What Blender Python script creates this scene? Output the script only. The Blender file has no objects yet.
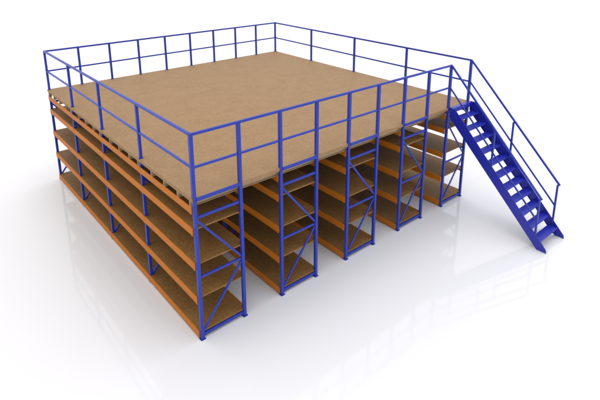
import bpy, bmesh, math, random
from mathutils import Vector, Matrix

random.seed(7)
scene = bpy.context.scene
COL = scene.collection

# ------------------------------------------------------------------ sizes (metres)
W = 0.9013            # rack width, and aisle width
P = 2 * W
B = 2.09              # bay length
NB = 4                # bays per rack
L = B * NB
NR = 5                # racks
R = P * (NR - 1) + W  # right-hand side of the platform
DECK_TOP = 2.772
DECK_BOT = 2.708
RAIL_TOP = 3.88
RAIL_MID = 3.31
U = 0.062             # upright width across the rack
UD = 0.058            # upright depth along the rack
SHELVES = (0.160, 0.865, 1.535, 2.205)   # top face of each shelf board
TOP_BEAM = 2.602

# ------------------------------------------------------------------ materials
def principled(name):
    m = bpy.data.materials.new(name); m.use_nodes = True
    nt = m.node_tree
    return m, nt, nt.nodes['Principled BSDF']

def node(nt, t, **kw):
    n = nt.nodes.new(t)
    for k, v in kw.items():
        n.inputs[k].default_value = v
    return n

def paint(name, col, rough=0.38, var=0.10, spec=0.5):
    m, nt, b = principled(name)
    tc = nt.nodes.new('ShaderNodeTexCoord')
    n1 = node(nt, 'ShaderNodeTexNoise', Scale=3.0, Detail=5.0, Roughness=0.6)
    nt.links.new(tc.outputs['Object'], n1.inputs['Vector'])
    mix = nt.nodes.new('ShaderNodeMix'); mix.data_type = 'RGBA'
    mix.inputs['A'].default_value = (*[c * (1 - var) for c in col], 1)
    mix.inputs['B'].default_value = (*[min(1, c * (1 + var)) for c in col], 1)
    nt.links.new(n1.outputs['Fac'], mix.inputs['Factor'])
    nt.links.new(mix.outputs['Result'], b.inputs['Base Color'])
    n2 = node(nt, 'ShaderNodeTexNoise', Scale=14.0, Detail=4.0)
    nt.links.new(tc.outputs['Object'], n2.inputs['Vector'])
    mr = node(nt, 'ShaderNodeMapRange')
    mr.inputs['To Min'].default_value = rough - 0.08
    mr.inputs['To Max'].default_value = rough + 0.10
    nt.links.new(n2.outputs['Fac'], mr.inputs['Value'])
    nt.links.new(mr.outputs['Result'], b.inputs['Roughness'])
    n3 = node(nt, 'ShaderNodeTexNoise', Scale=260.0, Detail=2.0)
    nt.links.new(tc.outputs['Object'], n3.inputs['Vector'])
    bp = node(nt, 'ShaderNodeBump', Strength=0.06, Distance=0.002)
    nt.links.new(n3.outputs['Fac'], bp.inputs['Height'])
    nt.links.new(bp.outputs['Normal'], b.inputs['Normal'])
    b.inputs['Specular IOR Level'].default_value = spec
    return m

def chipboard(name, dark, mid, light, rough=0.62):
    m, nt, b = principled(name)
    tc = nt.nodes.new('ShaderNodeTexCoord')
    # small chips
    v = node(nt, 'ShaderNodeTexVoronoi', Scale=70.0)
    mp = nt.nodes.new('ShaderNodeMapping'); mp.inputs['Scale'].default_value = (1, 0.45, 1)
    nw = node(nt, 'ShaderNodeTexNoise', Scale=22.0, Detail=3.0)
    nt.links.new(tc.outputs['Object'], nw.inputs['Vector'])
    add = nt.nodes.new('ShaderNodeMix'); add.data_type = 'VECTOR'
    add.inputs['Factor'].default_value = 0.08
    nt.links.new(tc.outputs['Object'], add.inputs['A'])
    nt.links.new(nw.outputs['Color'], add.inputs['B'])
    nt.links.new(add.outputs['Result'], mp.inputs['Vector'])
    nt.links.new(mp.outputs['Vector'], v.inputs['Vector'])
    sep = nt.nodes.new('ShaderNodeSeparateColor')
    nt.links.new(v.outputs['Color'], sep.inputs['Color'])
    # broad mottling
    n = node(nt, 'ShaderNodeTexNoise', Scale=2.6, Detail=8.0, Roughness=0.62)
    nt.links.new(tc.outputs['Object'], n.inputs['Vector'])
    nf = node(nt, 'ShaderNodeTexNoise', Scale=17.0, Detail=6.0, Roughness=0.7)
    nt.links.new(tc.outputs['Object'], nf.inputs['Vector'])
    m1 = nt.nodes.new('ShaderNodeMath'); m1.operation = 'MULTIPLY'; m1.inputs[1].default_value = 0.30
    nt.links.new(sep.outputs['Red'], m1.inputs[0])
    m2 = nt.nodes.new('ShaderNodeMath'); m2.operation = 'MULTIPLY_ADD'; m2.inputs[1].default_value = 0.40
    nt.links.new(n.outputs['Fac'], m2.inputs[0]); nt.links.new(m1.outputs[0], m2.inputs[2])
    m3 = nt.nodes.new('ShaderNodeMath'); m3.operation = 'MULTIPLY_ADD'; m3.inputs[1].default_value = 0.34
    nt.links.new(nf.outputs['Fac'], m3.inputs[0]); nt.links.new(m2.outputs[0], m3.inputs[2])
    cr = nt.nodes.new('ShaderNodeValToRGB')
    cr.color_ramp.elements[0].position = 0.25; cr.color_ramp.elements[0].color = (*dark, 1)
    cr.color_ramp.elements[1].position = 0.80; cr.color_ramp.elements[1].color = (*light, 1)
    e = cr.color_ramp.elements.new(0.52); e.color = (*mid, 1)
    nt.links.new(m3.outputs[0], cr.inputs['Fac'])
    nt.links.new(cr.outputs['Color'], b.inputs['Base Color'])
    b.inputs['Roughness'].default_value = rough
    b.inputs['Specular IOR Level'].default_value = 0.3
    bp = node(nt, 'ShaderNodeBump', Strength=0.15, Distance=0.002)
    nt.links.new(sep.outputs['Red'], bp.inputs['Height'])
    nt.links.new(bp.outputs['Normal'], b.inputs['Normal'])
    return m

BLUE = paint('blue powder coat', (0.018, 0.038, 0.34), 0.38, 0.10, 0.4)
STAIR_BLUE = paint('stair blue paint', (0.014, 0.022, 0.38), 0.36)
ORANGE = paint('orange powder coat', (0.52, 0.160, 0.010), 0.5, 0.10, 0.2)
JOIST = paint('pale joist steel', (0.50, 0.35, 0.20), 0.5)
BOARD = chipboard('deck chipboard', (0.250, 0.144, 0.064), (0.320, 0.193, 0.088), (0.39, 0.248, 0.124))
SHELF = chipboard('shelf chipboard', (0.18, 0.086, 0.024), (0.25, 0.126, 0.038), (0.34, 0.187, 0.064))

def floor_mat():
    m, nt, b = principled('polished white floor')
    tc = nt.nodes.new('ShaderNodeTexCoord')
    n = node(nt, 'ShaderNodeTexNoise', Scale=0.8, Detail=6.0)
    nt.links.new(tc.outputs['Object'], n.inputs['Vector'])
    mr = node(nt, 'ShaderNodeMapRange')
    mr.inputs['To Min'].default_value = 0.03; mr.inputs['To Max'].default_value = 0.09
    nt.links.new(n.outputs['Fac'], mr.inputs['Value'])
    nt.links.new(mr.outputs['Result'], b.inputs['Roughness'])
    b.inputs['Base Color'].default_value = (0.84, 0.84, 0.86, 1)
    b.inputs['IOR'].default_value = 1.5
    b.inputs['Specular IOR Level'].default_value = 0.38
    return m
FLOOR = floor_mat()

# ------------------------------------------------------------------ geometry helpers
def box(bm, x0, x1, y0, y1, z0, z1, bev=0.0):
    g = bmesh.ops.create_cube(bm, size=1.0)
    vs = g['verts']
    bmesh.ops.scale(bm, vec=(x1 - x0, y1 - y0, z1 - z0), verts=vs)
    bmesh.ops.translate(bm, vec=((x0 + x1) / 2, (y0 + y1) / 2, (z0 + z1) / 2), verts=vs)
    if bev:
        es = list({e for v in vs for e in v.link_edges})
        bmesh.ops.bevel(bm, geom=es, offset=bev, segments=2, profile=0.6, affect='EDGES')

def bar(bm, a, b, w, h, up=(0, 0, 1), bev=0.004):
    """rectangular bar from a to b: w across, h along 'up'"""
    a = Vector(a); b = Vector(b); d = b - a; ln = d.length; d.normalize()
    side = d.cross(Vector(up)).normalized(); u = side.cross(d).normalized()
    M = Matrix((side, d, u)).transposed().to_4x4(); M.translation = (a + b) / 2
    g = bmesh.ops.create_cube(bm, size=1.0); vs = g['verts']
    bmesh.ops.scale(bm, vec=(w, ln, h), verts=vs)
    bmesh.ops.transform(bm, matrix=M, verts=vs)
    if bev:
        es = list({e for v in vs for e in v.link_edges})
        bmesh.ops.bevel(bm, geom=es, offset=bev, segments=2, profile=0.6, affect='EDGES')

def tube(bm, pts, r, seg=14):
    """round tube through points with rounded mitres, capped"""
    rings = []
    n = len(pts); pts = [Vector(p) for p in pts]
    ref = Vector((0, 0, 1)) if abs((pts[1] - pts[0]).normalized().z) < 0.9 else Vector((1, 0, 0))
    for i, p in enumerate(pts):
        if i == 0: t = (pts[1] - pts[0]).normalized(); k = 1
        elif i == n - 1: t = (pts[-1] - pts[-2]).normalized(); k = 1
        else:
            t1 = (p - pts[i - 1]).normalized(); t2 = (pts[i + 1] - p).normalized()
            t = (t1 + t2).normalized(); k = 1 / max(0.3, t.dot(t1))
        s = t.cross(ref).normalized(); u = s.cross(t).normalized()
        rings.append([bm.verts.new(p + (s * math.cos(2 * math.pi * j / seg) + u * math.sin(2 * math.pi * j / seg)
                      * (k if i not in (0, n - 1) else 1)) * r) for j in range(seg)])
    for a, b in zip(rings, rings[1:]):
        for j in range(seg):
            bm.faces.new((a[j], a[(j + 1) % seg], b[(j + 1) % seg], b[j]))
    bm.faces.new(list(reversed(rings[0]))); bm.faces.new(rings[-1])

def prism_x(bm, poly, x0, x1, bev=0.0):
    """(y,z) outline pushed from x0 to x1"""
    a = [bm.verts.new((x0, y, z)) for y, z in poly]; b = [bm.verts.new((x1, y, z)) for y, z in poly]
    n = len(poly); fs = [bm.faces.new(a), bm.faces.new(list(reversed(b)))]
    for i in range(n):
        fs.append(bm.faces.new((a[i], b[i], b[(i + 1) % n], a[(i + 1) % n])))
    if bev:
        es = list({e for f in fs for e in f.edges})
        bmesh.ops.bevel(bm, geom=es, offset=bev, segments=1, affect='EDGES')

def prism_y(bm, poly, y0, y1):
    a = [bm.verts.new((x, y0, z)) for x, z in poly]; b = [bm.verts.new((x, y1, z)) for x, z in poly]
    n = len(poly); bm.faces.new(a); bm.faces.new(list(reversed(b)))
    for i in range(n):
        bm.faces.new((a[i], b[i], b[(i + 1) % n], a[(i + 1) % n]))

def mesh(name, bm, mat, smooth=False):
    bmesh.ops.recalc_face_normals(bm, faces=bm.faces)
    me = bpy.data.meshes.new(name); bm.to_mesh(me); bm.free()
    me.materials.append(mat)
    if smooth:
        for p in me.polygons: p.use_smooth = len(p.vertices) == 4
    return me

def link(name, me, parent=None, loc=(0, 0, 0)):
    o = bpy.data.objects.new(name, me); COL.objects.link(o)
    if parent: o.parent = parent
    o.location = loc
    return o

def obj(name, bm, mat, parent=None, smooth=False, loc=(0, 0, 0)):
    return link(name, mesh(name, bm, mat, smooth), parent, loc)

def thing(name, label, cat, loc=(0, 0, 0), group=None):
    o = bpy.data.objects.new(name, None); COL.objects.link(o)
    o.empty_display_size = 0.3; o.location = loc
    o['label'] = label; o['category'] = cat
    if group: o['group'] = group
    return o

# ------------------------------------------------------------------ floor
bm = bmesh.new()
s = 400
vs = [bm.verts.new(p) for p in ((-s, -s, 0), (s, -s, 0), (s, s, 0), (-s, s, 0))]
bm.faces.new(vs)
fl = obj('floor', bm, FLOOR); fl['kind'] = 'structure'

# ------------------------------------------------------------------ shelving racks
HU = U / 2; HD = UD / 2

def upright_mesh():
    bm = bmesh.new()
    # folded steel post: front web with two side flanges and inward lips
    t = 0.006
    zt = DECK_BOT - 0.003
    box(bm, -HU, HU, -HD, HD, 0.008, zt, 0.005)
    return mesh('upright', bm, BLUE)

def foot_mesh():
    bm = bmesh.new()
    box(bm, -0.048, 0.048, -0.048, 0.048, 0.0, 0.009, 0.002)
    for sx in (-1, 1):
        g = bmesh.ops.create_cone(bm, cap_ends=True, segments=6, radius1=0.009, radius2=0.009, depth=0.012)
        bmesh.ops.translate(bm, vec=(sx * 0.040, 0.0, 0.015), verts=g['verts'])
    return mesh('foot_plate', bm, BLUE)

UP_ME, FOOT_ME = upright_mesh(), foot_mesh()
# the uprights' centre planes sit at x=0 and x=W
def bracing_mesh(front):
    bm = bmesh.new(); a, b = HU - 0.004, W - HU + 0.004
    y = 0.0; w = 0.03; h = 0.045
    bar(bm, (a, y, 2.40), (b, y, 2.40), w, 0.052)
    bar(bm, (a, y, 1.255), (b, y, 1.255), w, h)
    bar(bm, (a, y, 0.085), (b, y, 0.085), w, 0.06)
    bar(bm, (a, y + 0.0005, 2.345), (b, y + 0.0005, 1.30), w - 0.003, 0.040)
    bar(bm, (a, y + 0.0005, 0.14), (b, y + 0.0005, 1.21), w - 0.003, 0.040)
    if front:
        # top tie across the edge of the deck
        bar(bm, (a, -0.0335, 2.746), (b, -0.0335, 2.746), 0.022, 0.066)
    # bolt heads where the braces meet the uprights
    for x, z in ((0.05, 2.40), (W - 0.05, 2.40), (0.05, 1.255), (W - 0.05, 1.255), (0.05, 0.085), (W - 0.05, 0.085)):
        g = bmesh.ops.create_cone(bm, cap_ends=True, segments=6, radius1=0.010, radius2=0.010, depth=0.010)
        bmesh.ops.rotate(bm, matrix=Matrix.Rotation(math.pi / 2, 3, 'X'), verts=g['verts'])
        bmesh.ops.translate(bm, vec=(x, -w / 2 - 0.004, z), verts=g['verts'])
    return mesh('upright_frame', bm, BLUE)
BR_FRONT, BR_MID = bracing_mesh(True), bracing_mesh(False)

def beam_profile(top, h, side):
    """step beam on the outer face of the uprights; side -1 = left of rack"""
    s = side
    x_in, x_out = s * (HU + 0.001), s * (HU + 0.016)
    c = 0.003
    return [(x_in, top - h), (x_out - s * c, top - h), (x_out, top - h + c),
            (x_out, top - c), (x_out - s * c, top), (x_in, top)]

def beam_mesh(top, h, side, ln, y0=0.0):
    bm = bmesh.new()
    pr = beam_profile(top, h, side)
    prism_y(bm, pr, y0, y0 + ln - 0.002)
    # end connector tongues: folded plates slightly proud of the beam
    s = side
    for yy in (y0 + 0.001, y0 + ln - 0.053):
        xa, xb = s * (HU + 0.0162), s * (HU + 0.0185)
        box(bm, min(xa, xb), max(xa, xb), yy, yy + 0.05, top - h - 0.006, top - 0.004, 0.0012)
    return mesh('beam', bm, ORANGE)

def board_mesh(top, ln, y0):
    bm = bmesh.new()
    xo = HU - 0.001
    # the board rests on the beams and is notched round the uprights
    z0, z1 = top - 0.024, top
    xi = HU + 0.004
    n0, n1 = HD + 0.003, HD + 0.003
    ya, yb = y0, y0 + ln
    pts = [(xi, ya + 0.002), (W - xi, ya + 0.002), (W - xi, ya + n0), (W + xo, ya + n0),
           (W + xo, yb - n1), (W - xi, yb - n1), (W - xi, yb - 0.002), (xi, yb - 0.002),
           (xi, yb - n1), (-xo, yb - n1), (-xo, ya + n0), (xi, ya + n0)]
    a = [bm.verts.new((x, y, z0)) for x, y in pts]; b = [bm.verts.new((x, y, z1)) for x, y in pts]
    n = len(pts); bm.faces.new(a); bm.faces.new(list(reversed(b)))
    for i in range(n): bm.faces.new((a[i], b[i], b[(i + 1) % n], a[(i + 1) % n]))
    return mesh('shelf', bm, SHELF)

BEAM_H = 0.143
shelf_me = {}
for k, z in enumerate(SHELVES):
    shelf_me[k] = (board_mesh(z, B, 0.0), beam_mesh(z + 0.003, BEAM_H, -1, B), beam_mesh(z + 0.003, BEAM_H, 1, B),
                   beam_mesh(z + 0.003, BEAM_H, -1, B - HD, HD), beam_mesh(z + 0.003, BEAM_H, 1, B - HD, HD))
top_me = (beam_mesh(TOP_BEAM, 0.130, -1, B), beam_mesh(TOP_BEAM, 0.130, 1, B),
          beam_mesh(TOP_BEAM, 0.130, -1, B - HD, HD), beam_mesh(TOP_BEAM, 0.130, 1, B - HD, HD))

def make_rack(x, label):
    t = thing('shelving_rack', label, 'shelving rack', (x, 0, 0), 'long shelving racks holding up the platform')
    for j in range(NB + 1):
        f = link('upright_frame', BR_FRONT if j == 0 else BR_MID, t, (0, j * B, 0))
        for sx in (0, W):
            link('upright', UP_ME, f, (sx, 0, 0))
            link('foot_plate', FOOT_ME, f, (sx, 0, 0))
    for j in range(NB):
        for k in range(len(SHELVES)):
            bd = shelf_me[k][0]; bl, br = shelf_me[k][1:3] if j else shelf_me[k][3:5]
            s_ = link('shelf', bd, t, (0, j * B, 0))
            link('beam', bl, s_, (0, 0, 0)); link('beam', br, s_, (W, 0, 0))
        link('top_beam', top_me[0 if j else 2], t, (0, j * B, 0)); link('top_beam', top_me[1 if j else 3], t, (W, j * B, 0))
    return t

RACK_LABELS = [
    'long rack at the open left side of the platform, nearest the viewer',
    'second long rack from the left, between the two left-hand aisles',
    'middle long rack of the five under the platform',
    'fourth long rack from the left, next to the one behind the stairs',
    'rightmost long rack, standing behind the top of the blue staircase',
]
for i in range(NR):
    make_rack(i * P, RACK_LABELS[i])

# ------------------------------------------------------------------ platform deck
deck = thing('platform_deck', 'large brown chipboard platform floor lying on top of the shelving racks', 'platform')
# chipboard panels laid in staggered rows across the joists, hairline joints between them
X_A, X_B, Y_A, Y_B = -0.045, R + 0.045, -0.018, L + 0.045
ys = [Y_A] + [B / 2 * k for k in range(1, 2 * NB)] + [Y_B]
for n_, (ya, yb) in enumerate(zip(ys, ys[1:])):
    cuts = [X_A] + [2.4 * k - (1.2 if n_ % 2 else 0.0) for k in range(1, 5) if X_A + 0.3 < 2.4 * k - (1.2 if n_ % 2 else 0.0) < X_B - 0.3] + [X_B]
    for xa, xb in zip(cuts, cuts[1:]):
        bm = bmesh.new()
        box(bm, xa + 0.0008, xb - 0.0008, ya + 0.0008, yb - 0.0008, DECK_BOT, DECK_TOP, 0.0008)
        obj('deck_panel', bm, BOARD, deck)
bm = bmesh.new()
jh0, jh1 = TOP_BEAM + 0.001, DECK_BOT - 0.001
# channel-section joist: web with two flanges
xa, xb = -0.044, R + 0.044
box(bm, xa, xb, -0.003, 0.006, jh0, jh1)
box(bm, xa, xb, -0.045, -0.0032, jh1 - 0.004, jh1)
box(bm, xa, xb, -0.045, -0.0032, jh0, jh0 + 0.004)
jm = mesh('joist', bm, JOIST)
nj = NB * 4
for k in range(nj + 1):
    y = k * B / 4
    if k % 4 == 0: y += 0.085 if k < nj else -0.040     # step clear of the uprights
    link('joist', jm, deck, (0, y, 0))

# ------------------------------------------------------------------ guard rails
PR = 0.028; RR = 0.023
post_cache = {}
def post(parent, x, y, z0, r=PR, plate=True):
    key = (round(z0, 3), plate)
    if key not in post_cache:
        bm = bmesh.new()
        h = RAIL_TOP - 0.004 - z0
        box(bm, -r, r, -r, r, 0, h, 0.006)
        if plate:
            box(bm, -0.045, 0.045, -0.04, 0.04, 0.0005, 0.007, 0.002)
        post_cache[key] = mesh('post', bm, BLUE)
    return link('post', post_cache[key], parent, (x, y, z0))

def rails(parent, a, b, ends=(0, 0)):
    a = Vector(a); b = Vector(b); d = (b - a).normalized()
    for nm, z, w in (('top_rail', RAIL_TOP, 0.046), ('mid_rail', RAIL_MID, 0.040)):
        bm = bmesh.new()
        bar(bm, (a.x - d.x * ends[0], a.y - d.y * ends[0], z), (b.x + d.x * ends[1], b.y + d.y * ends[1], z), w, w, bev=0.007)
        obj(nm, bm, BLUE, parent)

G = 'blue guard rails round the edge of the platform'
def guard(label, loc=(0, 0, 0)):
    return thing('guard_rail', label, 'guard rail', loc, G)
e = 0.0
# front: posts carry on straight up from the rack uprights
g = guard('blue two-bar guard rail along the front edge above the aisle openings, ending at the stairs')
for i in range(NR):
    post(g, i * P, 0, DECK_BOT - 0.002, r=HU, plate=False)
    if i < NR - 1: post(g, i * P + W, 0, DECK_BOT - 0.002, r=HU, plate=False)
rails(g, (0, 0, 0), ((NR - 1) * P, 0, 0), (0.023, 0.023))
# left
g = guard('blue two-bar guard rail along the left edge above the open shelves')
for j in range(1, NB + 1): post(g, 0, j * B, DECK_TOP)
rails(g, (0, 0.0235, 0), (0, L - 0.0235, 0))
# back
g = guard('blue two-bar guard rail along the far back edge, farthest from the viewer')
for i in range(NR):
    if i: post(g, i * P, L, DECK_TOP)
    post(g, i * P + W, L, DECK_TOP)
rails(g, (0, L, 0), (R, L, 0), (0.023, 0.023))
# right
g = guard('blue two-bar guard rail along the right edge, running forward to the top of the stairs')
for j in range(0, NB): post(g, R, j * B, DECK_TOP if j else DECK_BOT - 0.002, plate=bool(j), r=PR if j else HU)
rails(g, (R, -0.023, 0), (R, L - 0.0235, 0))

# ------------------------------------------------------------------ staircase
X0, X1 = (NR - 1) * P, R
st = thing('staircase', 'steep blue open-tread metal staircase with handrails leading up to the platform', 'staircase', (X0 + W / 2, -2.7, 0))
OX, OY = X0 + W / 2, -2.7
def sob(name, bm, mat, parent=None, smooth=False):
    me = mesh(name, bm, mat, smooth)
    me.transform(Matrix.Translation((-OX, -OY, 0)))
    return link(name, me, parent or st)
yf = -0.058
LOO = -0.170          # stringer lower edge below the pitch line z = 2.777 + y
TOPZ = 2.777
# the foot runs out to a blunt point on the floor
poly = [(yf, TOPZ + 0.012), (yf - 0.150, TOPZ + 0.012), (-2.815, 0.085), (-2.835, 0.0), (-(TOPZ + LOO), 0.0), (yf, TOPZ + yf + LOO)]
for x in (X0 - 0.012, X1 + 0.012):
    bm = bmesh.new()
    prism_x(bm, poly, x - 0.006, x + 0.006, 0.002)
    # folded flanges, turned in, give the plate its channel section
    s_ = 1 if x < OX else -1
    a = Vector((x + s_ * 0.017, yf - 0.02, TOPZ + LOO + yf - 0.02 + 0.004)); b = Vector((x + s_ * 0.017, -2.580, 0.030))
    bar(bm, a, b, 0.020, 0.007, up=(0, -1, 1), bev=0.001)
    sob('stringer', bm, STAIR_BLUE)
NS = 12; rise = TOPZ / NS
for k in range(1, NS):
    z = TOPZ - k * rise; yc = -(k * rise) - 0.012
    bm = bmesh.new()
    box(bm, X0 - 0.005, X1 + 0.005, yc - 0.112, yc + 0.108, z - 0.005, z, 0.0015)
    box(bm, X0 - 0.005, X1 + 0.005, yc - 0.112, yc - 0.107, z - 0.030, z - 0.0052, 0.001)
    box(bm, X0 - 0.005, X1 + 0.005, yc + 0.103, yc + 0.108, z - 0.030, z - 0.0052, 0.001)
    # raised tread studs
    for i in range(11):
        for j in range(3):
            gx = X0 + 0.06 + i * (W - 0.12) / 10; gy = yc - 0.08 + j * 0.078
            q = bmesh.ops.create_cone(bm, cap_ends=True, segments=6, radius1=0.010, radius2=0.006, depth=0.003)
            bmesh.ops.translate(bm, vec=(gx, gy, z + 0.0014), verts=q['verts'])
    sob('tread', bm, STAIR_BLUE)
bm = bmesh.new()
box(bm, X0 + 0.036, X1 - 0.036, -0.125, -0.0195, DECK_TOP + 0.0055, DECK_TOP + 0.0105, 0.001)
box(bm, X0 + 0.036, X1 - 0.036, -0.130, -0.1252, DECK_TOP - 0.105, DECK_TOP + 0.0105, 0.001)
sob('landing_nosing', bm, STAIR_BLUE)
for x in (X0, X1):
    hr_y = -2.56
    dz = -0.070 if x == X0 else -0.012
    bm = bmesh.new()
    bar(bm, (x, -0.027, RAIL_TOP - 0.016), (x, hr_y - 0.02, RAIL_TOP + dz - 0.016 + hr_y + 0.007), 0.042, 0.042, bev=0.007)
    h = sob('handrail', bm, BLUE)
    bm = bmesh.new()
    bar(bm, (x, -0.027, RAIL_MID - 0.016), (x, hr_y + 0.035, RAIL_MID + dz - 0.016 + hr_y + 0.04), 0.034, 0.034, bev=0.006)
    sob('mid_rail', bm, BLUE, h)
    for yy in (-1.30, hr_y + 0.03):
        bm = bmesh.new()
        zt = RAIL_TOP + yy - 0.04 + dz * yy / hr_y
        box(bm, x - 0.0235, x + 0.0235, yy - 0.02, yy + 0.02, TOPZ + yy - 0.12, zt, 0.005)
        sob('post', bm, BLUE, h)

# ------------------------------------------------------------------ light: bright white studio
w = bpy.data.worlds.new("World"); scene.world = w; w.use_nodes = True
bg = w.node_tree.nodes['Background']
wn = w.node_tree
wtc = wn.nodes.new('ShaderNodeTexCoord')
wdot = wn.nodes.new('ShaderNodeVectorMath'); wdot.operation = 'DOT_PRODUCT'
wdot.inputs[1].default_value = (0.86, -0.51, 0.0)
wn.links.new(wtc.outputs['Generated'], wdot.inputs[0])
wmr = node(wn, 'ShaderNodeMapRange')
wmr.inputs['From Min'].default_value = -0.9; wmr.inputs['From Max'].default_value = 0.9
wn.links.new(wdot.outputs['Value'], wmr.inputs['Value'])
wmx = wn.nodes.new('ShaderNodeMix'); wmx.data_type = 'RGBA'
wmx.inputs['A'].default_value = (0.945, 0.895, 0.82, 1)      # warm side of the studio
wmx.inputs['B'].default_value = (1.06, 1.10, 1.22, 1)      # cool side
wn.links.new(wmr.outputs['Result'], wmx.inputs['Factor'])
wn.links.new(wmx.outputs['Result'], bg.inputs['Color'])
bg.inputs['Strength'].default_value = 1.16

def area(name, loc, target, size, energy, col=(1, 1, 1)):
    ld = bpy.data.lights.new(name, 'AREA'); ld.shape = 'DISK'; ld.size = size; ld.energy = energy; ld.color = col
    o = bpy.data.objects.new(name, ld); COL.objects.link(o); o.location = loc
    d = Vector(target) - Vector(loc); o.rotation_euler = d.to_track_quat('-Z', 'Y').to_euler()
    return o
area('overhead_fill', (6, 4, 46), (4, 4, 0), 34, 4200, (1, 0.99, 0.97))  # unseen overhead fill lamp, added on top of the dome to whiten the floor
for o in scene.objects:
    if o.type == 'LIGHT': o['kind'] = 'structure'

# ------------------------------------------------------------------ camera
yaw, pit, rol = 0.7119, 0.2643, 0.0014
f = Vector((math.sin(yaw) * math.cos(pit), math.cos(yaw) * math.cos(pit), -math.sin(pit)))
r0 = Vector((math.cos(yaw), -math.sin(yaw), 0)); u0 = r0.cross(f)
rr = r0 * math.cos(rol) + u0 * math.sin(rol); uu = -r0 * math.sin(rol) + u0 * math.cos(rol)
cd = bpy.data.cameras.new('camera'); cam = bpy.data.objects.new('camera', cd); COL.objects.link(cam)
M = Matrix((rr, uu, -f)).transposed().to_4x4(); M.translation = (-3.5091, -6.8397, 6.8036)
cam.matrix_world = M
cd.sensor_width = 36; cd.sensor_fit = 'HORIZONTAL'
cd.lens = 504.57 / 600 * 36
cd.shift_x = -(304.622 - 300) / 600
cd.shift_y = -(200 - 79.72) / 600
cd.clip_end = 2000
scene.camera = cam

scene.render.engine = 'CYCLES'
scene.view_settings.view_transform = 'Standard'
scene.view_settings.look = 'None'
scene.view_settings.exposure = 0.0
scene.view_settings.gamma = 1.0
scene.cycles.max_bounces = 8
scene.cycles.diffuse_bounces = 1
